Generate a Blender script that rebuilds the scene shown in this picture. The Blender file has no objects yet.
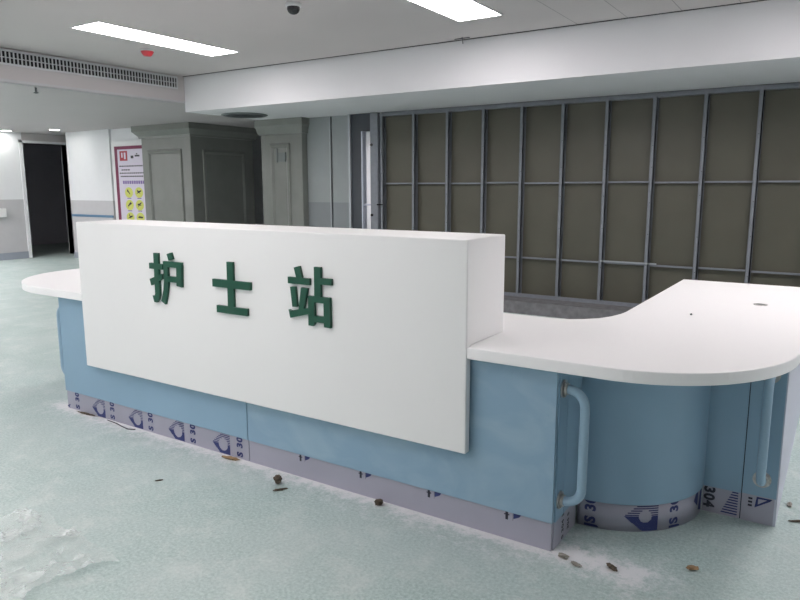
import bpy, bmesh, math, random
from mathutils import Vector, Matrix, noise
random.seed(4)
S = bpy.context.scene; COL = S.collection

# ---------------------------------------------------------------- camera, world, exposure
YAW, PITCH, ROLL = 0.5769, 0.1653, -0.0022
fw = Vector((-math.sin(YAW)*math.cos(PITCH), math.cos(YAW)*math.cos(PITCH), -math.sin(PITCH)))
rt = Vector((math.cos(YAW), math.sin(YAW), 0)); up = rt.cross(fw)
rt2 = rt*math.cos(ROLL)+up*math.sin(ROLL); up2 = -rt*math.sin(ROLL)+up*math.cos(ROLL)
cam = bpy.data.cameras.new('camera'); camo = bpy.data.objects.new('camera', cam); COL.objects.link(camo)
cam.sensor_width = 36; cam.lens = 683.09*36/800; cam.clip_start = .05
camo.matrix_world = Matrix(((rt2.x, up2.x, -fw.x, 3.9051), (rt2.y, up2.y, -fw.y, -2.4134), (rt2.z, up2.z, -fw.z, 1.45), (0, 0, 0, 1)))
S.camera = camo
w = bpy.data.worlds.new('world'); S.world = w; w.use_nodes = True
w.node_tree.nodes['Background'].inputs[0].default_value = (.75, .85, 1, 1)
w.node_tree.nodes['Background'].inputs[1].default_value = .4
S.view_settings.view_transform = 'Standard'; S.view_settings.look = 'None'
S.view_settings.gamma = 1; S.view_settings.use_curve_mapping = False
S.view_settings.exposure = 1.18
LAMP = 9.0        # emission of the ceiling panels

# ---------------------------------------------------------------- materials
def s2l(c):
    return tuple(((v/255)/12.92 if v/255 <= .04045 else ((v/255+.055)/1.055)**2.4) for v in c)+(1,)
def mat(name, rgb, rough=.5, metal=0, nz=0, scale=8, emit=0, alpha=1, bump=0, spec=.5):
    m = bpy.data.materials.new(name); m.use_nodes = True; nt = m.node_tree; b = nt.nodes['Principled BSDF']
    c = s2l(rgb); b.inputs['Base Color'].default_value = c
    b.inputs['Roughness'].default_value = rough; b.inputs['Metallic'].default_value = metal
    b.inputs['Specular IOR Level'].default_value = spec
    if emit:
        b.inputs['Emission Color'].default_value = c; b.inputs['Emission Strength'].default_value = emit
    b.inputs['Alpha'].default_value = alpha
    if nz or bump:
        tc = nt.nodes.new('ShaderNodeTexCoord'); n = nt.nodes.new('ShaderNodeTexNoise')
        n.inputs['Scale'].default_value = scale; n.inputs['Detail'].default_value = 5
        nt.links.new(tc.outputs['Object'], n.inputs['Vector'])
        if nz:
            r = nt.nodes.new('ShaderNodeValToRGB'); r.color_ramp.elements[0].position = .3; r.color_ramp.elements[1].position = .7
            r.color_ramp.elements[0].color = tuple(v*(1-nz) for v in c[:3])+(1,)
            r.color_ramp.elements[1].color = tuple(min(1, v*(1+nz)) for v in c[:3])+(1,)
            nt.links.new(n.outputs['Fac'], r.inputs['Fac']); nt.links.new(r.outputs['Color'], b.inputs['Base Color'])
        if bump:
            bp = nt.nodes.new('ShaderNodeBump'); bp.inputs['Strength'].default_value = bump; bp.inputs['Distance'].default_value = .01
            nt.links.new(n.outputs['Fac'], bp.inputs['Height']); nt.links.new(bp.outputs['Normal'], b.inputs['Normal'])
    return m
M = dict(
    ceil=mat('ceiling_paint', (192, 187, 187), .9, nz=.015, scale=1.2),
    bulk=mat('bulkhead_paint', (226, 226, 228), .85, nz=.015, scale=1.5),
    wall=mat('white_wall_paint', (226, 228, 230), .8, nz=.01),
    greywall=mat('grey_lower_wall', (190, 190, 192), .7, nz=.02),
    dado=mat('blue_dado_line', (95, 130, 160), .6),
    skirt=mat('grey_skirting', (150, 158, 168), .6),
    dark=mat('unlit_room_paint', (205, 203, 212), .8),
    solid=mat('solid_surface_white', (250, 250, 250), .32, nz=.006, scale=3),
    solidp=mat('solid_surface_panel', (238, 239, 238), .38, nz=.006, scale=3),
    stone=mat('grey_stone', (126, 129, 124), .35, nz=.05, scale=5),
    stud=mat('galvanised_steel', (132, 136, 143), .5, .25, nz=.06, scale=20),
    board=mat('dark_board', (88, 86, 74), .42, nz=.07, scale=2.5),
    centre=mat('pale_wall_panel', (150, 156, 156), .5, nz=.02),
    trim=mat('metal_trim', (175, 180, 184), .4, .5),
    darkmetal=mat('dark_metal', (70, 74, 80), .45, .3),
    curb=mat('concrete_curb', (118, 118, 120), .9, nz=.2, scale=14, bump=.3),
    blue=mat('blue_laminate', (140, 172, 194), .42, nz=.025, scale=3, bump=.02),
    bluebar=mat('blue_handrail_vinyl', (150, 180, 200), .35),
    seam=mat('dark_seam', (38, 52, 66), .8),
    film=mat('protective_film', (168, 168, 182), .4, .15, nz=.03, scale=6),
    ink=mat('navy_ink', (48, 58, 112), .6),
    darkink=mat('dark_ink', (46, 48, 62), .6),
    lilac=mat('pale_lilac_panel', (196, 200, 214), .45),
    chrome=mat('worn_chrome', (190, 188, 186), .3, .9, nz=.2, scale=60),
    green=mat('green_acrylic', (12, 78, 58), .35),
    white=mat('white_plastic', (225, 226, 226), .4),
    black=mat('black_dome', (26, 26, 28), .12),
    red=mat('red_plastic', (188, 52, 62), .4),
    lamp=mat('lamp_diffuser', (255, 247, 249), .5, emit=LAMP),
    lampf=mat('lamp_frame', (215, 216, 218), .5),
    down=mat('downlight_lens', (255, 253, 248), .5, emit=24),
    lamp2=mat('added_lamp_diffuser', (255, 247, 249), .5, emit=17),  # stronger emission for the added corridor and back room lamps
    gapm=mat('shadow_gap', (58, 58, 58), .9),
    grille=mat('grille_metal', (205, 206, 208), .5),
    void=mat('duct_black', (30, 30, 34), .9),
    diff=mat('grey_diffuser', (118, 124, 124), .5, .3),
    posterw=mat('poster_paper', (214, 208, 222), .5),
    magenta=mat('poster_magenta', (118, 34, 72), .5),
    purple=mat('poster_purple', (120, 96, 160), .5),
    yellow=mat('poster_yellow', (206, 210, 104), .5),
    pblack=mat('poster_black', (40, 38, 48), .5),
    pred=mat('poster_red', (170, 48, 66), .5),
    debris=mat('brown_debris', (88, 78, 66), .9, nz=.3, scale=90),
    plaster=mat('plaster_crumb', (150, 146, 138), .9, nz=.25, scale=90),
    orange=mat('ochre_chip', (150, 124, 92), .8),
)
def nodes(m): return m.node_tree.nodes, m.node_tree.links
def floor_mat():
    m = bpy.data.materials.new('green_vinyl_floor'); m.use_nodes = True; N, L = nodes(m); b = N['Principled BSDF']
    geo = N.new('ShaderNodeNewGeometry')
    def nt(scale, detail=6, rough=.6):
        n = N.new('ShaderNodeTexNoise'); n.inputs['Scale'].default_value = scale; n.inputs['Detail'].default_value = detail
        n.inputs['Roughness'].default_value = rough; L.new(geo.outputs['Position'], n.inputs['Vector']); return n.outputs['Fac']
    def ramp(f, a, c, ca, cb):
        r = N.new('ShaderNodeValToRGB'); r.color_ramp.elements[0].position = a; r.color_ramp.elements[1].position = c
        r.color_ramp.elements[0].color = ca; r.color_ramp.elements[1].color = cb; L.new(f, r.inputs['Fac']); return r.outputs['Color']
    def mix(f, a, c):
        x = N.new('ShaderNodeMix'); x.data_type = 'RGBA'
        if isinstance(f, float): x.inputs[0].default_value = f
        else: L.new(f, x.inputs[0])
        L.new(a, x.inputs[6])
        if isinstance(c, tuple): x.inputs[7].default_value = c
        else: L.new(c, x.inputs[7])
        return x.outputs[2]
    def mth(op, a, c=None, clamp=False):
        x = N.new('ShaderNodeMath'); x.operation = op; x.use_clamp = clamp
        for i, v in enumerate((a, c)):
            if v is None: continue
            if isinstance(v, (int, float)): x.inputs[i].default_value = v
            else: L.new(v, x.inputs[i])
        return x.outputs[0]
    base = ramp(nt(75, 6, .8), .36, .64, s2l((146, 168, 164)), s2l((196, 212, 208)))
    pale = ramp(nt(1.3), .42, .68, (0, 0, 0, 1), (1, 1, 1, 1))
    c = mix(mth('MULTIPLY', pale, .4), base, s2l((198, 206, 204)))
    # scuffs
    sc = ramp(nt(4.5, 10, .8), .50, .66, (0, 0, 0, 1), (1, 1, 1, 1))
    c = mix(mth('MULTIPLY', sc, .5), c, s2l((214, 218, 214)))
    # plaster dust swept up against the counter
    sep = N.new('ShaderNodeSeparateXYZ'); L.new(geo.outputs['Position'], sep.inputs[0])
    X, Y = sep.outputs[0], sep.outputs[1]
    # distance to the base line y = .045 and to the corner end (3.05,.05)
    cx = mth('MINIMUM', mth('MAXIMUM', X, -.4), 3.36)
    dx = mth('SUBTRACT', X, cx); dy = mth('SUBTRACT', Y, .06)
    d = mth('SQRT', mth('ADD', mth('MULTIPLY', dx, dx), mth('MULTIPLY', dy, dy)))
    fall = mth('SUBTRACT', 1.0, mth('DIVIDE', d, .42), True)
    fall2 = mth('SUBTRACT', 1.0, mth('DIVIDE', d, .10), True)
    dn = ramp(nt(13, 12, .85), .38, .62, (0, 0, 0, 1), (1, 1, 1, 1))
    dust = mth('ADD', mth('MULTIPLY', fall, mth('MULTIPLY', dn, 1.0)), mth('MULTIPLY', fall2, .55))
    dm = ramp(dust, .32, .85, (0, 0, 0, 1), (1, 1, 1, 1))
    c = mix(mth('MULTIPLY', dm, .85), c, s2l((232, 231, 233)))
    # small dark grit
    gr = ramp(nt(34, 4, .8), .73, .78, (0, 0, 0, 1), (1, 1, 1, 1))
    c = mix(mth('MULTIPLY', gr, .35), c, s2l((110, 112, 108)))
    L.new(c, b.inputs['Base Color'])
    L.new(ramp(nt(3), .3, .7, (.30, .30, .30, 1), (.55, .55, .55, 1)), b.inputs['Roughness'])
    b.inputs['Specular IOR Level'].default_value = .45
    return m
M['floor'] = floor_mat()
def ceil_mat():
    m = mat('ceiling_tiles', (198, 200, 202), .9); N, L = nodes(m); b = N['Principled BSDF']
    geo = N.new('ShaderNodeNewGeometry'); sep = N.new('ShaderNodeSeparateXYZ'); L.new(geo.outputs['Position'], sep.inputs[0])
    def M_(op, a, c=0):
        x = N.new('ShaderNodeMath'); x.operation = op
        for i, v in enumerate((a, c)):
            if isinstance(v, (int, float)): x.inputs[i].default_value = v
            else: L.new(v, x.inputs[i])
        return x.outputs[0]
    X = sep.outputs[0]
    fr = M_('FRACT', M_('DIVIDE', M_('SUBTRACT', X, 1.351), .43))
    line = M_('LESS_THAN', fr, .014)
    on = M_('MULTIPLY', line, M_('GREATER_THAN', X, 1.6))
    nz = N.new('ShaderNodeTexNoise'); nz.inputs['Scale'].default_value = 1.1; L.new(geo.outputs['Position'], nz.inputs['Vector'])
    r = N.new('ShaderNodeValToRGB'); r.color_ramp.elements[0].color = s2l((196, 190, 189)); r.color_ramp.elements[1].color = s2l((206, 200, 199)); L.new(nz.outputs['Fac'], r.inputs['Fac'])
    x = N.new('ShaderNodeMix'); x.data_type = 'RGBA'; L.new(M_('MULTIPLY', on, .6), x.inputs[0]); L.new(r.outputs[0], x.inputs[6]); x.inputs[7].default_value = s2l((90, 90, 92)); L.new(x.outputs[2], b.inputs['Base Color'])
    return m
M['ceiltile'] = ceil_mat()
def blue_scuffed():
    m = mat('blue_laminate_scuffed', (140, 172, 194), .42); N, L = nodes(m); b = N['Principled BSDF']
    tc = N.new('ShaderNodeTexCoord'); mp = N.new('ShaderNodeMapping'); mp.inputs['Scale'].default_value = (1.6, 1, 2.6); mp.inputs['Rotation'].default_value = (0, .35, 0)
    L.new(tc.outputs['Object'], mp.inputs[0]); n = N.new('ShaderNodeTexNoise'); n.inputs['Scale'].default_value = 2.2; n.inputs['Detail'].default_value = 7
    n.inputs['Distortion'].default_value = 1.2
    L.new(mp.outputs[0], n.inputs['Vector']); r = N.new('ShaderNodeValToRGB')
    e = r.color_ramp.elements; e[0].position = .45; e[0].color = s2l((139, 170, 192)); e[1].position = .75; e[1].color = s2l((154, 182, 199))
    L.new(n.outputs['Fac'], r.inputs[0]); L.new(r.outputs[0], b.inputs['Base Color'])
    return m
M['bluesc'] = blue_scuffed()
def plastic_sheet():
    m = bpy.data.materials.new('clear_plastic_film'); m.use_nodes = True; N, L = nodes(m)
    out = N['Material Output']; b = N['Principled BSDF']; b.inputs['Base Color'].default_value = s2l((235, 240, 238)); b.inputs['Roughness'].default_value = .22
    tr = N.new('ShaderNodeBsdfTransparent'); mx = N.new('ShaderNodeMixShader')
    tc = N.new('ShaderNodeTexCoord'); n = N.new('ShaderNodeTexNoise'); n.inputs['Scale'].default_value = 7; n.inputs['Detail'].default_value = 8
    L.new(tc.outputs['Object'], n.inputs['Vector']); r = N.new('ShaderNodeValToRGB')
    r.color_ramp.elements[0].position = .35; r.color_ramp.elements[0].color = (.10,)*3+(1,); r.color_ramp.elements[1].position = .7; r.color_ramp.elements[1].color = (.50,)*3+(1,)
    L.new(n.outputs['Fac'], r.inputs[0]); L.new(r.outputs[0], mx.inputs[0]); L.new(tr.outputs[0], mx.inputs[1]); L.new(b.outputs[0], mx.inputs[2]); L.new(mx.outputs[0], out.inputs[0])
    return m
M['sheet'] = plastic_sheet()

# ---------------------------------------------------------------- helpers
def box(bm, a, b, mi=0):
    vs = [bm.verts.new((x, y, z)) for x in (a[0], b[0]) for y in (a[1], b[1]) for z in (a[2], b[2])]
    for f in ((0, 1, 3, 2), (4, 6, 7, 5), (0, 4, 5, 1), (2, 3, 7, 6), (0, 2, 6, 4), (1, 5, 7, 3)):
        bm.faces.new([vs[i] for i in f]).material_index = mi
def prism(bm, pts, z0, z1, fn=None, mi=0):
    """polygon pts (u,v) extruded z0..z1; fn maps (u,v,w) to the world"""
    fn = fn or (lambda u, v, w: (u, v, w))
    A = [bm.verts.new(fn(u, v, z0)) for u, v in pts]; B = [bm.verts.new(fn(u, v, z1)) for u, v in pts]
    fs = [bm.faces.new(A[::-1]), bm.faces.new(B)]
    n = len(pts)
    for i in range(n): fs.append(bm.faces.new((A[i], A[(i+1) % n], B[(i+1) % n], B[i])))
    for f in fs: f.material_index = mi
def tube(bm, pts, r, seg=14, mi=0, cap=True):
    pts = [Vector(p) for p in pts]; rings = []; n0 = None
    for i, p in enumerate(pts):
        t = (pts[min(i+1, len(pts)-1)]-pts[max(i-1, 0)]).normalized()
        if n0 is None: n0 = t.orthogonal().normalized()
        n0 = (n0-t*n0.dot(t)).normalized(); bn = t.cross(n0)
        rings.append([bm.verts.new(p+(n0*math.cos(a)+bn*math.sin(a))*r) for a in [2*math.pi*k/seg for k in range(seg)]])
    for i in range(len(rings)-1):
        for k in range(seg):
            f = bm.faces.new((rings[i][k], rings[i][(k+1) % seg], rings[i+1][(k+1) % seg], rings[i+1][k])); f.smooth = True; f.material_index = mi
    if cap: bm.faces.new(rings[0][::-1]).material_index = mi; bm.faces.new(rings[-1]).material_index = mi
def lathe(bm, prof, c, seg=28, mi=0, cap=True):
    rings = [[bm.verts.new((c[0]+r*math.cos(2*math.pi*k/seg), c[1]+r*math.sin(2*math.pi*k/seg), c[2]+z)) for k in range(seg)] for r, z in prof]
    for i in range(len(rings)-1):
        for k in range(seg):
            f = bm.faces.new((rings[i][k], rings[i][(k+1) % seg], rings[i+1][(k+1) % seg], rings[i+1][k])); f.smooth = True; f.material_index = mi
    for rr in ((rings[0], rings[-1]) if cap else ()): bm.faces.new(rr).material_index = mi
def obj(name, bm, mats, parent=None, bevel=0, seg=2):
    bmesh.ops.recalc_face_normals(bm, faces=bm.faces)
    me = bpy.data.meshes.new(name); bm.to_mesh(me); bm.free()
    for m in (mats if isinstance(mats, (list, tuple)) else [mats]): me.materials.append(m)
    o = bpy.data.objects.new(name, me); COL.objects.link(o)
    if parent:
        o.parent = parent
        if parent.type == 'EMPTY': o.matrix_parent_inverse = Matrix.Translation(-parent.location)
    if bevel:
        b = o.modifiers.new('bevel', 'BEVEL'); b.width = bevel; b.segments = seg; b.limit_method = 'ANGLE'
    return o
def thing(name, label, cat, loc=(0, 0, 0), group=None):
    o = bpy.data.objects.new(name, None); COL.objects.link(o); o.location = loc; o.empty_display_size = .1
    o['label'] = label; o['category'] = cat
    if group: o['group'] = group
    return o
def tag(o, label, cat, group=None):
    o['label'] = label; o['category'] = cat
    if group: o['group'] = group
    return o
def struct(name, bm, m, bevel=0, label=None):
    o = obj(name, bm, m, bevel=bevel); o['kind'] = 'structure'
    if label: o['label'] = label
    return o
def B(a, b):
    bm = bmesh.new(); box(bm, a, b); return bm

ZC, ZS, ZL = 2.84, 2.40, 2.53
# ---------------------------------------------------------------- the setting
struct('floor', B((-13.5, -6, -.12), (6.6, 9, 0)), M['floor'], label='pale green speckled vinyl floor with white dust')
struct('ceiling', B((-3.39, -6, ZC), (6.6, 3.70, 3.05)), M['ceiltile'], label='white suspended ceiling over the nurse station')
struct('ceiling', B((-13.5, -6, ZL), (-3.39, 9, 3.05)), M['ceil'], label='lower corridor ceiling on the left')
bm = bmesh.new(); box(bm, (-3.39, 3.72, ZS), (6.6, 9, 3.05))
struct('wall_bulkhead', bm, M['bulk'], label='deep white bulkhead crossing over the stud partition')
bm = bmesh.new(); box(bm, (-3.388, 3.698, ZC-.004), (6.5, 3.7195, ZC+.02))
struct('trim_1', bm, M['gapm'], label='dark shadow gap where the ceiling meets the bulkhead')
# lower lip of the corridor fascia
bm = bmesh.new(); box(bm, (-3.405, -6, ZL-.022), (-3.385, 3.715, ZL+.002)); box(bm, (-3.60, -6, ZL-.008), (-3.585, 3.715, ZL))
struct('trim_2', bm, M['greywall'], label='grey lip along the lower edge of the grille fascia')
struct('wall_right', B((6.5, -6, 0), (6.6, 9, 3.0)), M['wall'])
struct('wall_front', B((-13.5, -6.1, 0), (6.6, -6, 3.0)), M['wall'], label='wall behind the viewer')
struct('wall_back', B((-13.5, 8.6, 0), (6.6, 8.7, 3.0)), M['wall'])

def two_tone(name, x0, x1, y0, y1, axis, top=ZL, label=None):
    """white wall, grey below 1.22 m, skirting at the foot"""
    bm = bmesh.new()
    box(bm, (x0, y0, 1.2), (x1, y1, top), 0); box(bm, (x0, y0, 0), (x1, y1, 1.2), 1)
    return struct(name, bm, [M['wall'], M['greywall']], label=label)
# left wall with the dark doorway (plane x = -10.2)
DX = -10.2
two_tone('wall_left', DX-.2, DX, -6, 5.27, 'x', label='left wall, white above and grey below')
two_tone('wall_left', DX-.2, DX, 6.22, 8.6, 'x')
struct('wall_left', B((DX-.2, 5.27, 2.33), (DX, 6.22, ZL)), M['ceil'], label='wall piece above the dark doorway')
struct('baseboard_left', B((DX, -6, 0), (DX+.015, 5.20, .14)), M['skirt'])
bm = bmesh.new()
box(bm, (DX-.21, 5.20, 0), (DX+.02, 5.27, 2.38)); box(bm, (DX-.21, 6.22, 0), (DX+.02, 6.29, 2.38)); box(bm, (DX-.21, 5.20, 2.33), (DX+.02, 6.29, 2.38))
struct('door_1', bm, M['wall'], label='white frame of the dark open doorway on the left')
# unlit room behind the doorway
bm = bmesh.new(); box(bm, (-13.4, 3.5, 0), (-13.3, 8.6, ZL)); box(bm, (-13.4, 3.4, 0), (DX-.2, 3.5, ZL)); box(bm, (-13.4, 8.4, 0), (DX-.2, 8.5, ZL))
struct('wall_dark_room', bm, M['dark'], label='walls of the unlit room through the doorway')
# band wall and poster wall (plane y = 5.75)
bm = bmesh.new(); box(bm, (-9.44, 5.75, 1.18), (-8.02, 6.0, ZL), 0); box(bm, (-9.44, 5.75, 0), (-8.02, 6.0, 1.18), 1)
struct('wall_back', bm, [M['wall'], M['greywall']], label='white wall between the doorway and the poster')
struct('trim_3', B((-9.41, 5.73, .855), (-8.04, 5.75, .90)), M['dado'], label='blue line on the wall above the counter')
struct('trim_4', B((-9.44, 5.735, 0), (-8.02, 5.75, .12)), M['skirt'])
bm = bmesh.new(); box(bm, (-8.02, 5.80, 0), (-6.6, 6.0, ZL))
struct('wall_back', bm, M['wall'], label='white wall behind the poster')

# wall beside the partition, y = 5.2
bm = bmesh.new()
box(bm, (-2.62, 5.2, 1.225), (-2.19, 5.3, ZS), 0); box(bm, (-2.62, 5.2, 0), (-2.19, 5.3, 1.225), 1)
box(bm, (-2.165, 5.2, 1.225), (-1.83, 5.3, ZS), 0); box(bm, (-2.165, 5.2, 0), (-1.83, 5.3, 1.225), 1)
box(bm, (-2.19, 5.23, 0), (-2.165, 5.3, ZS), 2)
box(bm, (-2.205, 5.19, 0), (-2.19, 5.2, ZS), 3)
m_c2 = mat('pale_wall_panel_lower', (132, 138, 140), .5, nz=.02)
struct('wall_center', bm, [M['centre'], m_c2, M['gapm'], M['trim']], label='grey two-tone wall panels between pillar and stud partition')
bm = bmesh.new(); box(bm, (-1.83, 5.12, 0), (-1.795, 5.32, ZS), 0); box(bm, (-1.795, 5.15, 0), (-1.625, 5.22, ZS), 1); box(bm, (-1.625, 5.15, 2.17), (-1.44, 5.22, ZS), 1)
box(bm, (-1.625, 5.16, 1.19), (-1.44, 5.18, 1.215), 2)
box(bm, (-1.625, 5.14, 0), (-1.605, 5.23, 2.17), 2)
struct('door_2', bm, [M['trim'], M['darkmetal'], M['lilac']], label='narrow open doorway with dark leaf and bright slit')
# bright room beyond, seen through the slit
bm = bmesh.new(); box(bm, (-1.2, 5.45, 0), (6.5, 5.55, ZS))
struct('wall_room_beyond', bm, M['wall'])
struct('wall_room_beyond', B((-3.38, 5.46, 0), (-3.28, 8.6, ZS)), M['wall'])  # wall added to keep the back room lamp out of the pillar gap

# ---------------------------------------------------------------- lamps
def ceiling_panel(cx, cy, z, wx, wy, label, group, m='lamp'):
    t = thing('ceiling_light', label, 'ceiling light', (cx, cy, z), group)
    bm = bmesh.new(); a, b = wx/2, wy/2; k = .014
    box(bm, (cx-a-k, cy-b-k, z-.006), (cx-a, cy+b+k, z+.001)); box(bm, (cx+a, cy-b-k, z-.006), (cx+a+k, cy+b+k, z+.001))
    box(bm, (cx-a, cy-b-k, z-.006), (cx+a, cy-b, z+.001)); box(bm, (cx-a, cy+b, z-.006), (cx+a, cy+b+k, z+.001))
    obj('frame', bm, M['lampf'], t)
    obj('diffuser', B((cx-a, cy-b, z-.004), (cx+a, cy+b, z+.001)), M[m], t)
g = 'long ceiling lights'
ceiling_panel(-1.785, 2.13, ZC, .39, 1.60, 'long white ceiling light, fully seen at upper left', g)
ceiling_panel(1.18, 2.21, ZC, .39, 1.60, 'long white ceiling light cut off by the top of the picture', g)
ceiling_panel(4.14, 2.17, ZC, .39, 1.60, 'added ceiling light above the right return of the counter, outside the picture', g)  # unseen panel added in line with the row to light the worktop
ceiling_panel(5.95, 2.17, ZC, .39, 1.60, 'added ceiling light brightening the floor right of the counter, outside the picture', g)  # unseen panel added to lift the floor beside the counter
ceiling_panel(-1.785, -1.6, ZC, .39, 1.60, 'added unseen ceiling light over the open floor in front of the counter, left one', g)  # front row: unseen panels added to light the counter front
ceiling_panel(1.18, -1.6, ZC, .39, 1.60, 'added unseen ceiling light over the open floor in front of the counter, right one', g)
ceiling_panel(-1.785, -4.6, ZC, .39, 1.60, 'added unseen ceiling light near the wall behind the viewer, left one', g)  # rear row: unseen panels added for more front light
ceiling_panel(1.18, -4.6, ZC, .39, 1.60, 'added unseen ceiling light near the wall behind the viewer, right one', g)
for (cx, cy), lb in zip(((-5.6, .3), (-7.9, 1.4), (-9.3, 2.4), (-6.5, -3)), ('nearest the air grille', 'middle one', 'nearest the dark doorway', 'farthest from the doorway')):
    ceiling_panel(cx, cy, ZL, .39, 1.6, 'added ceiling light for the left corridor, outside the picture, '+lb, 'added corridor ceiling lights', 'lamp2')  # unseen panels added to brighten the corridor walls and floor
ceiling_panel(-1.9, 7.0, ZS, .3, 1.2, 'added ceiling light brightening the room seen through the slit', None, 'lamp2')  # lamp added so that the door slit looks bright
def downlight(cx, cy, z, label):
    t = thing('downlight', label, 'downlight', (cx, cy, z), 'round downlights in the corridor ceiling')
    bm = bmesh.new(); lathe(bm, [(.085, -.006), (.105, -.006), (.108, .002), (.085, .002)], (cx, cy, z), cap=False); obj('trim_ring', bm, M['white'], t)
    bm = bmesh.new(); lathe(bm, [(.084, -.004), (.084, .002)], (cx, cy, z)); obj('lens', bm, M['down'], t)
downlight(-8.97, 5.25, ZL, 'round downlight beside the white wall and dark doorway')
downlight(-9.95, 4.85, ZL, 'round downlight at the left edge of the picture')

# ---------------------------------------------------------------- air grille on the corridor fascia
t = thing('air_grille', 'long linear air grille in the fascia at upper left', 'air grille', (-3.39, 1.5, 2.75))
bm = bmesh.new(); y0, y1 = -1.2, 3.59
box(bm, (-3.389, y0, 2.805), (-3.372, y1, 2.825)); box(bm, (-3.389, y0, 2.672), (-3.372, y1, 2.69)); box(bm, (-3.389, y1, 2.672), (-3.372, y1+.015, 2.825)); box(bm, (-3.389, y0-.015, 2.672), (-3.372, y0, 2.825))
obj('frame', bm, M['grille'], t)
obj('backing', B((-3.389, y0, 2.69), (-3.386, y1, 2.805)), M['void'], t)
bm = bmesh.new(); y = y0
while y < y1:
    box(bm, (-3.386, y, 2.69), (-3.374, y+.011, 2.805)); y += .041
box(bm, (-3.384, y0, 2.742), (-3.379, y1, 2.750))
obj('slats', bm, M['grille'], t)

# ---------------------------------------------------------------- small ceiling things
t = thing('security_camera', 'black dome security camera under the ceiling, top centre', 'security camera', (.19, 1.80, ZC))
bm = bmesh.new(); lathe(bm, [(.055, 0), (.062, -.012), (.06, -.028), (.05, -.03)], (.19, 1.80, ZC)); obj('base', bm, M['white'], t)
bm = bmesh.new(); lathe(bm, [(.05, -.029), (.049, -.05), (.040, -.068), (.024, -.08), (.004, -.084)], (.19, 1.80, ZC)); obj('dome', bm, M['black'], t)
t = thing('fire_alarm', 'small red fire alarm sounder on the ceiling below the left lamp', 'alarm', (-2.30, 2.35, ZC))
bm = bmesh.new(); lathe(bm, [(.068, 0), (.072, -.01), (.066, -.014)], (-2.30, 2.35, ZC)); obj('base', bm, M['white'], t)
bm = bmesh.new(); lathe(bm, [(.066, -.012), (.060, -.03), (.042, -.056), (.034, -.062), (.003, -.063)], (-2.30, 2.35, ZC)); obj('sounder', bm, M['red'], t)
bm = bmesh.new(); tube(bm, [(.62, 3.60, ZC-.012), (.78, 3.60, ZC-.012)], .004, 6); tube(bm, [(.70, 3.60, ZC-.012), (.705, 3.61, ZC-.06)], .004, 6); tube(bm, [(.70, 3.60, ZC), (.70, 3.60, ZC-.012)], .004, 6)
tag(obj('ceiling_hook', bm, M['darkmetal']), 'small dark wire hook on the ceiling next to the bulkhead', 'hook')
t = thing('ceiling_diffuser', 'round grey air diffuser in the soffit above the large pillar', 'air diffuser', (-3.0, 4.38, ZS))
bm = bmesh.new(); lathe(bm, [(.30, 0), (.31, -.008), (.27, -.022), (.25, -.018)], (-3.0, 4.38, ZS), cap=False); obj('outer_ring', bm, M['diff'], t)
bm = bmesh.new(); lathe(bm, [(.25, -.001), (.24, -.020), (.17, -.026), (.15, -.010), (.14, -.024), (.01, -.028)], (-3.0, 4.38, ZS)); obj('inner_cone', bm, M['darkmetal'], t)
bm = bmesh.new(); tube(bm, [(-3.72, 1.95, ZL), (-3.72, 1.95, ZL-.05)], .012, 8); lathe(bm, [(.02, -.05), (.03, -.055), (.01, -.065)], (-3.72, 1.95, ZL), 10)
tag(obj('sprinkler_head', bm, M['diff']), 'small sprinkler head hanging under the fascia at upper left', 'sprinkler')

# ---------------------------------------------------------------- stone pillars
def pillar(name, label, x0, x1, y0, y1, top, ov, zc0, zc1, panels):
    t = thing(name, label, 'pillar', ((x0+x1)/2, (y0+y1)/2, 0))
    bm = bmesh.new(); box(bm, (x0, y0, 0), (x1, y1, zc0))
    obj('shaft', bm, M['stone'], t, .012)
    bm = bmesh.new(); prof = [(0.0, zc0-.03), (.03, zc0-.03), (.035, zc0), (ov*.75, zc1-.03), (ov, zc1), (ov, top-.001)]
    rings = []
    for o_, z in prof:
        rings.append([bm.verts.new(v) for v in ((x0-o_, y0-o_, z), (x1+o_, y0-o_, z), (x1+o_, y1+o_, z), (x0-o_, y1+o_, z))])
    for i in range(len(rings)-1):
        for k in range(4): bm.faces.new((rings[i][k], rings[i][(k+1) % 4], rings[i+1][(k+1) % 4], rings[i+1][k]))
    bm.faces.new(rings[0]); bm.faces.new(rings[-1])
    obj('cornice', bm, M['stone'], t)
    for ax, a0, a1, zt in panels:
        def P(u, z, d):
            return (u, y0-d, z) if ax == 'y' else (x1+d, u, z)
        bm = bmesh.new(); z0 = .3
        def ring(i0, d):
            return [bm.verts.new(P(*q, d)) for q in ((a0+i0, z0+i0), (a1-i0, z0+i0), (a1-i0, zt-i0), (a0+i0, zt-i0))]
        rs = [ring(0, -.004), ring(.012, .022), ring(.045, .026), ring(.075, .004), ring(.078, -.004)]
        for i in range(len(rs)-1):
            for k in range(4): bm.faces.new((rs[i][k], rs[i][(k+1) % 4], rs[i+1][(k+1) % 4], rs[i+1][k]))
        obj('panel_moulding', bm, M['stone'], t)
    return t
pillar('stone_pillar', 'large grey stone-clad pillar with cornice, beside the poster', -7.03, -5.70, 5.73, 7.22, ZL, .115, 2.34, 2.43,
       [('y', -6.86, -5.93, 2.10), ('x', 5.98, 7.0, 2.09)])
p2 = pillar('stone_pillar', 'narrower grey stone pillar with a small plate, right of the large one', -3.42, -2.63, 5.10, 5.42, ZS, .065, 2.22, 2.31,
       [('y', -3.24, -2.85, 2.06)])
bm = bmesh.new(); box(bm, (-3.07, 5.075, 1.80), (-2.93, 5.1, 1.93)); box(bm, (-3.11, 5.085, 1.79), (-3.09, 5.1, 2.0))
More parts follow.
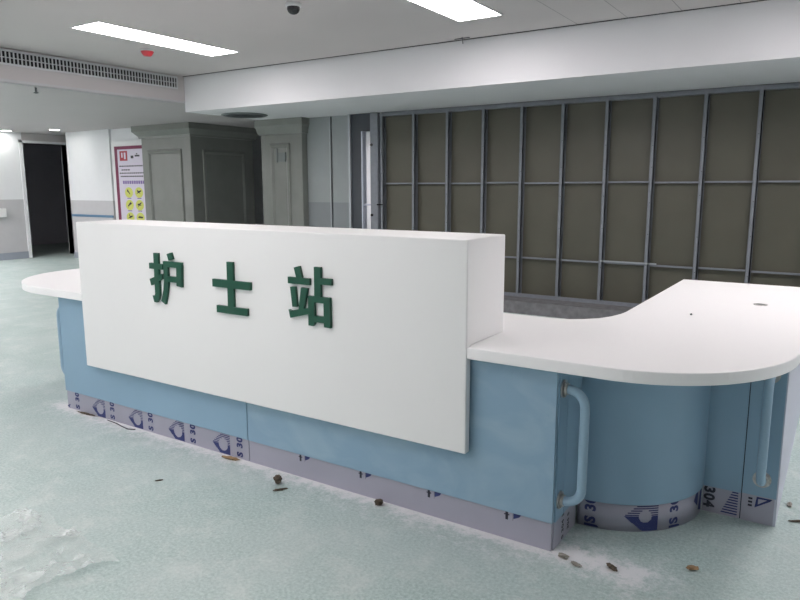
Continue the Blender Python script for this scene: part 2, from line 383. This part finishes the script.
tag(obj('wall_plate', bm, M['diff']), 'small square grey plate fixed on the narrow pillar', 'wall plate')

# ---------------------------------------------------------------- poster
t = thing('warning_poster', 'tall poster with magenta border, yellow icons, behind the counter', 'poster', (-7.5, 5.78, .6))
PX0, PX1, PZ0, PZ1, PY = -7.98, -6.98, .45, 2.30, 5.78
bm = bmesh.new(); box(bm, (PX0, 5.76, PZ0), (PX1, 5.80, PZ1)); obj('frame', bm, M['white'], t)
bm = bmesh.new()
Yp = 5.757
def pr(x0, x1, z0, z1, mi, d=0.0): box(bm, (x0, Yp-.001-d, z0), (x1, 5.761, z1), mi)
pr(-7.885, -7.02, .5, 2.20, 0)
pr(-7.885, -7.02, 2.14, 2.20, 1, .001); pr(-7.885, -7.80, .5, 2.14, 1, .001)
pr(-7.73, -7.50, 1.93, 2.11, 2, .001); pr(-7.68, -7.64, 1.99, 2.08, 0, .002); pr(-7.60, -7.55, 1.96, 2.08, 0, .002)
pr(-7.40, -7.32, 1.97, 2.02, 3, .001); pr(-7.28, -7.14, 2.0, 2.03, 3, .001); pr(-7.24, -7.2, 2.04, 2.06, 3, .001)
random.seed(2)
for z, x0, x1 in ((1.82, -7.76, -7.05), (1.75, -7.70, -7.45), (1.69, -7.76, -7.05), (1.63, -7.74, -7.05)):
    x = x0
    while x < x1:
        w_ = random.uniform(.03, .06); pr(x, x+w_, z, z+.022, 3, .001); x += w_+.012
x = -7.68
while x < -7.08:
    pr(x, x+.05, 1.50, 1.56, 4, .001); x += .066
for r_ in range(5):
    for c_ in range(2):
        cx, cz = -7.52+c_*.30, 1.34-r_*.235
        pts = [(cx+.12*math.cos(a), cz+.10*math.sin(a)) for a in [2*math.pi*k/16 for k in range(16)]]
        prism(bm, pts, 0, .0015, lambda u, v, w: (u, Yp-.001-w, v), 5 if (r_+c_) % 4 else 5)
        random.seed(r_*7+c_)
        for k in range(2):
            a = random.uniform(0, 3.1); l = .065
            p = [(cx-l*math.cos(a)-.012, cz-l*math.sin(a)), (cx+l*math.cos(a), cz+l*math.sin(a)-.01), (cx+l*math.cos(a)+.012, cz+l*math.sin(a)+.02), (cx-.01, cz+.03)]
            prism(bm, p, .0015, .0025+.0005*k, lambda u, v, w: (u, Yp-.001-w, v), 3)
        pr(cx-.06, cx+.06, cz-.115, cz-.10, 4, .001)
obj('print', bm, [M['posterw'], M['magenta'], M['pred'], M['pblack'], M['purple'], M['yellow']], t)
bm = bmesh.new(); box(bm, (-10.2, 4.2, .86), (-10.12, 4.80, 1.03)); 
tag(obj('wall_handrail', bm, M['white'], bevel=.01), 'white handrail end on the left wall by the doorway', 'handrail')

# ---------------------------------------------------------------- stud partition
PYF = 5.128; SX0, SS, NS = -1.284, .4897, 16
XE = SX0+SS*(NS-1)
t = thing('stud_partition', 'open steel stud partition with dark boards behind, across the back', 'partition', (1.5, PYF, 0))
def csec(bm, x, z0, z1):
    """C-shaped stud with its web towards the viewer's left"""
    wd = .045
    box(bm, (x-wd/2, PYF, z0), (x+wd/2, PYF+.003, z1)); box(bm, (x-wd/2, PYF, z0), (x-wd/2+.003, PYF+.072, z1))
    box(bm, (x+wd/2-.012, PYF, z0), (x+wd/2, PYF+.010, z1)); box(bm, (x-wd/2, PYF+.069, z0), (x+wd/2, PYF+.072, z1))
for i in range(NS):
    bm = bmesh.new(); x = SX0+SS*i
    csec(bm, x, .145, 2.35)
    random.seed(i)
    for z in (.95, 1.30, 1.62, 1.9, .6):
        zz = z+random.uniform(-.05, .05); box(bm, (x-.004, PYF-.003, zz), (x+.004, PYF, zz+.008), 1)
    obj('stud', bm, [M['stud'], M['darkmetal']], t)
random.seed(9)
for nm, z in (('upper_rail', 1.483), ('lower_rail', .606)):
    for i in range(NS-1):
        bm = bmesh.new(); x = SX0+SS*i; dz = random.uniform(-.004, .004)
        box(bm, (x-.02, PYF+.012, z-.010+dz), (x+SS-.026, PYF+.030, z+.010+dz)); box(bm, (x-.02, PYF+.012, z-.010+dz), (x+SS-.026, PYF+.05, z-.007+dz))
        obj('cross_rail', bm, M['stud'], t)
bm = bmesh.new(); box(bm, (2.0-.35, PYF-.004, .618), (2.0+.25, PYF, .634)); obj('splice_plate', bm, M['trim'], t)
bm = bmesh.new(); box(bm, (-1.31, PYF-.004, 2.345), (XE, PYF+.075, 2.349)); box(bm, (-1.31, PYF-.005, 2.345), (XE, PYF-.003, 2.375)); box(bm, (-1.31, PYF+.03, 2.37), (XE, PYF+.06, ZS-.001))
obj('top_track', bm, M['stud'], t)
bm = bmesh.new(); box(bm, (-1.31, PYF-.005, .142), (XE, PYF-.002, .185)); box(bm, (-1.31, PYF-.004, .142), (XE, PYF+.075, .146)); obj('bottom_track', bm, M['stud'], t)
for i in range(NS-1):
    x = SX0+SS*i; bm = bmesh.new(); box(bm, (x, PYF+.074, .15), (x+SS-.002, PYF+.086, ZS-.001)); obj('board', bm, M['board'], t)
bm = bmesh.new(); box(bm, (-1.455, PYF-.02, 0), (-1.335, PYF+.06, ZS-.001)); obj('end_post', bm, M['stud'], t, .004)
for z in (1.985, 1.067, .3):
    bm = bmesh.new(); tube(bm, [(-1.43, PYF-.035, z), (-1.43, PYF-.018, z)], .018, 10); obj('bolt', bm, M['black'], t)
obj('bracket', B((-1.35, PYF-.03, 1.20), (-1.27, PYF, 1.215)), M['black'], t)
struct('trim_5', B((-1.33, 4.80, 0), (6.5, 5.24, .142)), M['curb'], label='rough concrete kerb under the stud partition')

# ---------------------------------------------------------------- the counter
ZT, CT = .804, .048; ZU = ZT-CT; KZ = .121
CXm = 1.346                 # axis of symmetry of the counter
def mir(x): return 2*CXm-x
def arc(cx, cy, rx, ry, a0, a1, n): return [(cx+rx*math.cos(math.radians(a0+(a1-a0)*k/n)), cy+ry*math.sin(math.radians(a0+(a1-a0)*k/n))) for k in range(n+1)]
cb = thing('service_counter', 'long blue nurse counter base with bare kick plates wrapped in printed film', 'counter', (CXm, .4, 0))

# film marks -----------------------------------------------------
def text_polys(s, size):
    cu = bpy.data.curves.new('t', 'FONT'); cu.body = s; cu.size = size; cu.offset = size*.045; cu.resolution_u = 3; cu.space_character = 1.12
    o = bpy.data.objects.new('t', cu); me = bpy.data.meshes.new_from_object(o)
    vs = [(v.co.x, v.co.y) for v in me.vertices]; fs = [list(p.vertices) for p in me.polygons]
    bpy.data.objects.remove(o); bpy.data.curves.remove(cu); bpy.data.meshes.remove(me)
    return vs, fs
def clip_add(bm, poly, fn, mi, zmin=.004, zmax=KZ-.002, zc=None):
    """flat polygon (s,z) clipped to the strip, laid on the surface by fn"""
    for lim, sg in ((zmin, 1), (zmax, -1)):
        out = []
        for i in range(len(poly)):
            a, b = poly[i], poly[(i+1) % len(poly)]; da, db = sg*(a[1]-lim), sg*(b[1]-lim)
            if da >= 0: out.append(a)
            if (da > 0 and db < 0) or (da < 0 and db > 0):
                k = da/(da-db); out.append((a[0]+(b[0]-a[0])*k, lim))
        poly = out
        if len(poly) < 3: return
    vs = [bm.verts.new(fn(s, z)) for s, z in poly]
    try: bm.faces.new(vs).material_index = mi
    except ValueError: pass
def put_text(bm, s, size, s0, z0, fn, mi=1, up=True):
    vs, fs = text_polys(s, size)
    for f in fs:
        pts = [vs[i] for i in f]
        q = [(s0-y, z0+x) for x, y in pts] if up else [(s0+y, z0-x) for x, y in pts]
        clip_add(bm, q, fn, mi)
def put_logo(bm, s0, s1, zb, h, fn, mi=1, R_=.21):
    """house shape lying on its side: tip left, hatched upper half, solid lower half, round hole"""
    w_ = s1-s0; cz = zb+h/2; R = h*R_; cs = s0+w_*.62
    def inside(s, z):
        u = (s-s0)/w_; v = abs(z-cz)/(h/2)
        if u < 0 or u > 1 or v > 1: return False
        if u < .55 and v > u/.55: return False
        return (s-cs)**2+(z-cz)**2 > R*R
    n = 44; cw = w_/n
    rows = []
    z = zb
    while z < cz-.001: rows.append((z, z+h/44, True)); z += h/44
    k = 0; z = cz+.002
    while z < zb+h: rows.append((z, z+h*.035, True)); z += h*.075
    for z0, z1, _ in rows:
        zm = (z0+z1)/2; run = None
        for i in range(n+1):
            s = s0+cw*(i+.5); ins = i < n and inside(s, zm)
            if ins and run is None: run = s0+cw*i
            if not ins and run is not None:
                e = s0+cw*i
                m_ = max(1, int((e-run)/.02))
                for j in range(m_):
                    a, b = run+(e-run)*j/m_, run+(e-run)*(j+1)/m_
                    clip_add(bm, [(a, z0), (b, z0), (b, z1), (a, z1)], fn, mi)
                run = None
KY = .046                                        # kick plate face, a little behind the blue face
def fn_front(s, z): return (s, KY-.0012, z)
# front kick plates
xL, xR = mir(3.028), 3.028
bm = bmesh.new(); box(bm, (xL+.004, KY, 0), (1.341, KY+.012, KZ))
for k in range(5): put_text(bm, 'S 304', .058, -.20+.3735*k, .012, fn_front)
for k in range(4): put_logo(bm, -.06+.3735*k, .08+.3735*k, -.010, .132, fn_front, R_=.27)
put_text(bm, 'A', .04, xL+.03, .0, fn_front)
obj('kick_plate', bm, [M['film'], M['ink']], cb)['label'] = 'kick plate printed with navy marks'
bm = bmesh.new(); box(bm, (1.347, KY, 0), (xR-.004, KY+.012, KZ))
for x in (1.70, 2.075, 2.45, 2.825):
    clip_add(bm, [(x, .085), (x+.012, .085), (x+.012, .12), (x, .12)], fn_front, 1)
    clip_add(bm, [(x-.006, .105), (x+.018, .105), (x+.018, .11), (x-.006, .11)], fn_front, 1)
    clip_add(bm, [(x+.036, .094), (x+.062, .108), (x+.070, .12), (x+.036, .12)], fn_front, 2)
    clip_add(bm, [(x+.033, .086), (x+.0345, .086), (x+.0345, .12), (x+.033, .12)], fn_front, 1)
obj('kick_plate', bm, [M['film'], M['darkink'], M['ink']], cb)
bm = bmesh.new(); box(bm, (1.341, KY+.004, 0), (1.347, KY+.01, ZU)); obj('joint', bm, M['seam'], cb)
# blue fronts
obj('front_panel', B((xL, .04, KZ), (1.3415, .058, ZU)), M['blue'], cb, .0012, 1)
obj('front_panel', B((1.3465, .04, KZ), (xR, .058, ZU)), M['bluesc'], cb, .0012, 1)

def end_side(mx):
    """one end: side face, curved face and return; mx mirrors it"""
    X_ = (lambda x: mir(x)) if mx else (lambda x: x)
    def bx2(a, b): return B((min(X_(a[0]), X_(b[0])), a[1], a[2]), (max(X_(a[0]), X_(b[0])), b[1], b[2]))
    # side post
    obj('end_panel', bx2((3.012, .058, KZ), (3.035, .150, ZU)), M['blue'], cb)
    obj('end_panel', bx2((3.012, .153, KZ), (3.035, .324, ZU)), M['blue'], cb)
    bm = bx2((3.014, KY+.012, 0), (3.030, .324, KZ))
    fs = lambda s, z: (X_(3.0312), s, z)
    put_text(bm, 'S 304 304', .034, .17, .006, fs); put_text(bm, '304 S', .030, .235, .02, fs)
    obj('kick_plate', bm, [M['film'], M['darkink']], cb)
    # curve
    cx, cy, r = 3.05, .745, .42
    def ring(bm, r0, r1, z0, z1, a0=-92, a1=1.5, n=36):
        pts = arc(cx, cy, r1, r1, a0, a1, n)+arc(cx, cy, r0, r0, a1, a0, n)
        q = len(pts)//2; loops = []
        for z in (z0, z1): loops.append([bm.verts.new((X_(x), y, z)) for x, y in pts])
        A, Bq = loops
        N = len(pts)
        for i in range(q-1):
            for L_ in (A, Bq): bm.faces.new((L_[i], L_[i+1], L_[N-2-i], L_[N-1-i]))
        for i in range(N):
            f = bm.faces.new((A[i], A[(i+1) % N], Bq[(i+1) % N], Bq[i])); f.smooth = True
    bm = bmesh.new(); ring(bm, r-.02, r, KZ, ZU); o = obj('curved_panel', bm, M['blue'], cb)
    em = o.modifiers.new('split', 'EDGE_SPLIT'); em.split_angle = math.radians(40)
    bm = bmesh.new(); ring(bm, r-.02, r-.005, 0, KZ)
    def fc(s, z):
        a = s/r-math.pi/2
        return (X_(cx+(r-.0036)*math.cos(a)), cy+(r-.0036)*math.sin(a), z)
    S_ = lambda deg: (deg+90)*math.pi/180*r
    if not mx:
        put_text(bm, 'JS 304', .062, S_(-81.5), .001, fc)
        put_logo(bm, S_(-65.5), S_(-45), .002, .135, fc)
        put_text(bm, 'JS 304', .062, S_(-31), .001, fc)
        clip_add(bm, [(S_(-15), .085), (S_(-9), .05), (S_(-9), .12), (S_(-12), .12)], fc, 1)
        clip_add(bm, [(S_(-8), .03), (S_(-1), .01), (S_(-1), .12), (S_(-5), .12)], fc, 1)
    o = obj('kick_plate', bm, [M['film'], M['ink'] if not mx else M['ink']], cb)
    # return face
    obj('return_panel', bx2((3.468, .755, KZ), (3.622, .775, ZU)), M['blue'], cb)
    obj('return_panel', bx2((3.626, .753, KZ+.004), (3.757, .775, ZU)), M['blue'], cb)
    bm = bx2((3.468, .760, 0), (3.622, .775, KZ))
    fr = lambda s, z: (X_(s), .7585, z)
    if not mx:
        put_text(bm, '304', .060, 3.476, .119, fr, 1, up=False)
        for k in range(9):
            z = .012+k*.0125; a = 3.545+.005*k
            clip_add(bm, [(a, z), (3.612, z), (3.612, z+.006), (a+.004, z+.006)], fr, 2)
    obj('kick_plate', bm, [M['film'], M['darkink'], M['ink']], cb)
    bm = bx2((3.626, .758, 0), (3.752, .775, KZ+.004))
    if not mx:
        fr2 = lambda s, z: (X_(s), .7567, z)
        for k in range(3): clip_add(bm, [(3.652, .07+k*.016), (3.668, .07+k*.016), (3.668, .079+k*.016), (3.652, .079+k*.016)], fr2, 1)
        clip_add(bm, [(3.678, .068), (3.735, .108), (3.745, .12), (3.735, .12), (3.690, .085)], fr2, 2)
        clip_add(bm, [(3.684, .11), (3.735, .112), (3.745, .12), (3.684, .12)], fr2, 2)
        clip_add(bm, [(3.678, .068), (3.69, .085), (3.69, .12), (3.684, .12)], fr2, 2)
    obj('kick_plate', bm, [M['film'], M['darkink'], M['ink']], cb)
    obj('joint', bx2((3.6215, .762, 0), (3.6265, .77, ZU)), M['seam'], cb)
    obj('outer_panel', bx2((3.752, .756, 0), (3.762, 2.60, ZU)), M['lilac'], cb)
    obj('rear_panel', bx2((3.03, 2.58, 0), (3.752, 2.60, ZU)), M['blue'], cb)
    obj('inner_panel', bx2((3.02, 1.15, 0), (3.04, 2.60, ZU)), M['blue'], cb)
end_side(False); end_side(True)
obj('inner_panel', B((mir(3.04), .72, 0), (3.04, .74, ZU)), M['blue'], cb)

# grab handles
def handle(p0, out, along):
    """vertical D bar; p0 = mounting point on the face, out = direction away from the face"""
    out = Vector(out); z0, z1, D, rr = .205, .668, .088, .065
    P0 = Vector(p0); pts = []
    def P(o_, z): return P0+out*o_+Vector((0, 0, z))
    pts.append(P(.008, z1)); 
    for k in range(9):
        a = math.pi/2*(k/8); pts.append(P(D-rr+rr*math.sin(a), z1-rr+rr*math.cos(a)))
    for k in range(9):
        a = math.pi/2*(k/8); pts.append(P(D-rr+rr*math.cos(a), z0+rr-rr*math.sin(a)))
    pts.append(P(.008, z0))
    bm = bmesh.new(); tube(bm, pts, .0185, 16); h = obj('grab_handle', bm, M['bluebar'], cb)
    for z in (z0, z1):
        bm = bmesh.new(); tube(bm, [P(0.0005, z), P(.007, z)], .036, 20); tube(bm, [P(.007, z), P(.02, z)], .024, 16)
        for q in (-1, 1): tube(bm, [P(.006, z+q*.028), P(.011, z+q*.028)], .005, 8)
        f = obj('mounting_flange', bm, M['chrome'], h); f['label'] = 'metal mounting flange'
handle((3.035, .095, 0), (1, 0, 0), None)
handle((mir(3.035), .095, 0), (-1, 0, 0), None)
handle((3.698, .753, 0), (0, -1, 0), None)
handle((mir(3.698), .753, 0), (0, -1, 0), None)

# worktop
YB = 2.63; yf = -.006
out = [(2.6, yf)] if False else []
right = [(3.22, yf)]+arc(3.22, .666, .58, .672, -90, 0, 28)[1:]+[(3.80, YB), (2.985, YB)]
inner = [(2.985, 1.15), (2.978, 1.08), (2.955, .985), (2.92, .905), (2.86, .84), (2.80, .80), (2.72, .785)]
rightall = right+inner
left_out = [(-1.235, 1.0)]+arc(-.48, .68, .74, .686, 180, 270, 28)
left = [(mir(x), y) for x, y in inner[::-1]]+[(mir(2.985), YB), (-1.235, YB)]+left_out
pts = rightall+left+[(-.0008, yf), (-.0008, .034), (2.6608, .034), (2.6608, yf)]
bm = bmesh.new(); prism(bm, pts, ZU, ZT)
wt = obj('worktop', bm, M['solid'], None, .004, 2)
tag(wt, 'white solid-surface worktop with rounded corners on the blue counter', 'worktop')

# upstand with the sign letters
ss = thing('sign_screen', 'tall white screen panel with green letters on the counter front', 'screen', (1.33, .15, ZU))
XP, zb, zt, dep = 2.66, .3475, 1.241, .355
bm = bmesh.new()
prism(bm, [(0, zt), (0, zb), (.0385, zb), (.0385, ZT+.0015), (dep, ZT+.0015), (dep, zt)], 0, XP, lambda u, v, w: (w, u-.006, v))
bmesh.ops.remove_doubles(bm, verts=bm.verts, dist=1e-5)
obj('screen_box', bm, M['solidp'], ss, .006, 3)
HU = [[(0.734, 1.092), (0.772, 1.092), (0.768, 0.86), (0.758, 0.833), (0.738, 0.816), (0.718, 0.818), (0.707, 0.853), (0.724, 0.851), (0.730, 0.866)], [(0.693, 1.035), (0.805, 1.033), (0.803, 1.003), (0.693, 1.003)], [(0.69, 0.945), (0.795, 0.98), (0.799, 0.952), (0.701, 0.909)], [(0.847, 1.091), (0.88, 1.1), (0.894, 1.065), (0.86, 1.055)], [(0.812, 1.051), (0.848, 1.05), (0.846, 0.931), (0.832, 0.874), (0.811, 0.812), (0.779, 0.829), (0.803, 0.891), (.812, .95)], [(0.838, 1.051), (0.963, 1.051), (0.963, 1.020), (0.838, 1.020)], [(0.920, 1.035), (0.963, 1.035), (0.956, 0.917), (0.914, 0.922)], [(0.83, 0.970), (0.929, 0.970), (0.926, 0.939), (0.828, 0.939)]]
SHI = [[(1.305, 1.076), (1.348, 1.076), (1.344, 0.833), (1.302, 0.832)], [(1.195, 0.982), (1.466, 0.982), (1.464, 0.942), (1.195, 0.942)], [(1.219, 0.847), (1.439, 0.847), (1.437, 0.810), (1.219, 0.810)]]
ZHAN = [[(1.754, 1.075), (1.788, 1.084), (1.802, 1.030), (1.769, 1.024)], [(1.715, 1.029), (1.848, 1.029), (1.848, 0.998), (1.715, 0.998)], [(1.728, 0.982), (1.759, 0.984), (1.768, 0.889), (1.739, 0.887)], [(1.796, 0.984), (1.835, 0.982), (1.807, 0.872), (1.776, 0.868)], [(1.715, 0.872), (1.73, 0.868), (1.838, 0.89), (1.838, 0.861), (1.724, 0.832)], [(1.877, 1.086), (1.914, 1.086), (1.913, 0.942), (1.876, 0.94)], [(1.908, 1.036), (1.977, 1.036), (1.976, 1.006), (1.907, 1.006)], [(1.837, 0.948), (1.874, 0.948), (1.874, 0.819), (1.864, 0.807), (1.837, 0.808)], [(1.930, 0.948), (1.966, 0.948), (1.967, 0.808), (1.930, 0.809)], [(1.866, 0.949), (1.966, 0.949), (1.966, 0.920), (1.866, 0.920)], [(1.863, 0.858), (1.943, 0.858), (1.942, 0.828), (1.862, 0.828)]]
for nm, G, z in (('letter_hu', HU, 0), ('letter_shi', SHI, 0), ('letter_zhan', ZHAN, 0)):
    bm = bmesh.new()
    for i, p in enumerate(G):
        prism(bm, p, -.0062, -.0205-.00012*i, lambda u, v, w: (u, w, v))
    obj('letter', bm, M['green'], ss)

# grommet on the worktop
t = thing('cable_grommet', 'small grey cable grommet set in the right worktop', 'grommet', (3.55, 1.75, ZT))
bm = bmesh.new(); lathe(bm, [(.024, .0002), (.034, .0002), (.036, .003), (.024, .004)], (3.55, 1.75, ZT), cap=False); obj('ring', bm, M['chrome'], t)
bm = bmesh.new(); lathe(bm, [(.023, .0002), (.023, .002)], (3.55, 1.75, ZT)); obj('cap', bm, M['diff'], t)
bm = bmesh.new(); bmesh.ops.create_icosphere(bm, subdivisions=1, radius=.007, matrix=Matrix.Translation((3.288, 1.231, ZT+.003)))
tag(obj('dust_speck', bm, M['diff']), 'tiny grey speck lying on the right worktop', 'speck')

# ---------------------------------------------------------------- rubbish on the floor
def crumb(name, label, x, y, sx, sy, sz, m, rz=0, seed=0):
    bm = bmesh.new(); bmesh.ops.create_icosphere(bm, subdivisions=3, radius=1)
    for v in bm.verts:
        n = noise.noise_vector(v.co*2.1+Vector((seed*7.3, seed, 0)))
        v.co += n*.55 + noise.noise_vector(v.co*5+Vector((seed, 0, 0)))*.28; v.co.x *= sx; v.co.y *= sy; v.co.z *= sz
    mz = min(v.co.z for v in bm.verts)
    bmesh.ops.translate(bm, verts=bm.verts, vec=(0, 0, -mz))
    bmesh.ops.rotate(bm, verts=bm.verts, matrix=Matrix.Rotation(rz, 3, 'Z'))
    o = obj(name, bm, m); o.location = (x, y, 0.0); tag(o, label, 'debris'); return o
crumb('debris_clump', 'brown clump of rubbish in front of the counter, left of the wood splinter', 1.665, -.08, .020, .018, .018, M['debris'], 0, 1)
crumb('debris_clump', 'brown clump of rubbish touching the right front kick plate', 2.215, .005, .018, .015, .014, M['debris'], .4, 2)
crumb('wood_splinter', 'thin dark splinter lying beside the brown clump', 1.725, -.13, .032, .005, .005, M['debris'], .9, 3)
crumb('ochre_chip', 'flat ochre chip at the foot of the printed kick plate', 1.235, .012, .05, .012, .007, M['orange'], .15, 4)
crumb('tape_scrap', 'brown scrap lying at the left end of the kick plate', -.10, .025, .075, .010, .006, M['debris'], .05, 5)
crumb('plaster_crumb', 'plaster crumb nearest the right corner of the front', 3.085, .025, .020, .010, .008, M['plaster'], .2, 6)
crumb('plaster_crumb', 'flat plaster crumb between the corner crumb and the dark lump', 3.145, .0, .022, .009, .006, M['plaster'], -.3, 7)
crumb('debris_clump', 'dark elongated lump on the floor below the curved panel', 3.268, .05, .024, .009, .008, M['debris'], -.5, 8)
crumb('debris_clump', 'flat brown scrap on the floor below the return, right of the dark lump', 3.526, .212, .022, .014, .007, M['orange'], .5, 9)
crumb('dark_sliver', 'tiny dark sliver alone on the open floor', 1.14, -.375, .018, .003, .003, M['debris'], .9, 10)
crumb('wood_splinter', 'dark splinter beside the right end of the counter', 3.84, .86, .035, .005, .004, M['debris'], .5, 11)
crumb('plaster_crumb', 'small crumb close to the lilac outer panel', 3.80, 1.02, .020, .010, .006, M['plaster'], 1.5, 12)
crumb('plaster_crumb', 'bright white plaster speck in the recess behind the corner', 3.113, .116, .006, .006, .006, M['white'], 0, 13)
bm = bmesh.new(); tube(bm, [(.12, .030, .003), (.22, .022, .004), (.30, .004, .006), (.37, -.004, .004), (.405, .016, .003), (.42, .012, .008)], .0028, 8)
tag(obj('wire_scrap', bm, M['darkink']), 'thin dark wire lying along the printed kick plate', 'wire')

# crumpled clear film at lower left
bm = bmesh.new()
outl = [(.90, -1.10), (.90, -.93), (1.06, -.87), (1.17, -.91), (1.32, -.905), (1.46, -.93), (1.655, -.945), (1.60, -1.02), (1.60, -1.12), (1.56, -1.22), (1.62, -1.33), (1.45, -1.48), (1.15, -1.45), (.95, -1.3)]
def inside(x, y):
    c = False; n = len(outl)
    for i in range(n):
        (x1, y1), (x2, y2) = outl[i], outl[i-1]
        if (y1 > y) != (y2 > y) and x < (x2-x1)*(y-y1)/(y2-y1)+x1: c = not c
    return c
grid = {}; st = .0125
for i in range(0, 66):
    for j in range(0, 54):
        x, y = .88+i*st, -1.52+j*st
        if inside(x, y):
            n1 = noise.noise(Vector((x*6, y*6, 1))); n2 = abs(noise.noise(Vector((x*13+y*6, y*11, 3)))); n3 = abs(noise.noise(Vector((x*27, y*30, 8))))
            grid[i, j] = bm.verts.new((x, y, .003+max(0, .008+.014*n1)+.016*(1-n2)**5+.0025*(1-n3)**4))
for (i, j), v in list(grid.items()):
    q = [grid.get(k) for k in ((i, j), (i+1, j), (i+1, j+1), (i, j+1))]
    if all(q): bm.faces.new(q)
o = obj('plastic_sheet', bm, M['sheet']); tag(o, 'crumpled clear plastic sheet on the floor at lower left', 'plastic sheet')
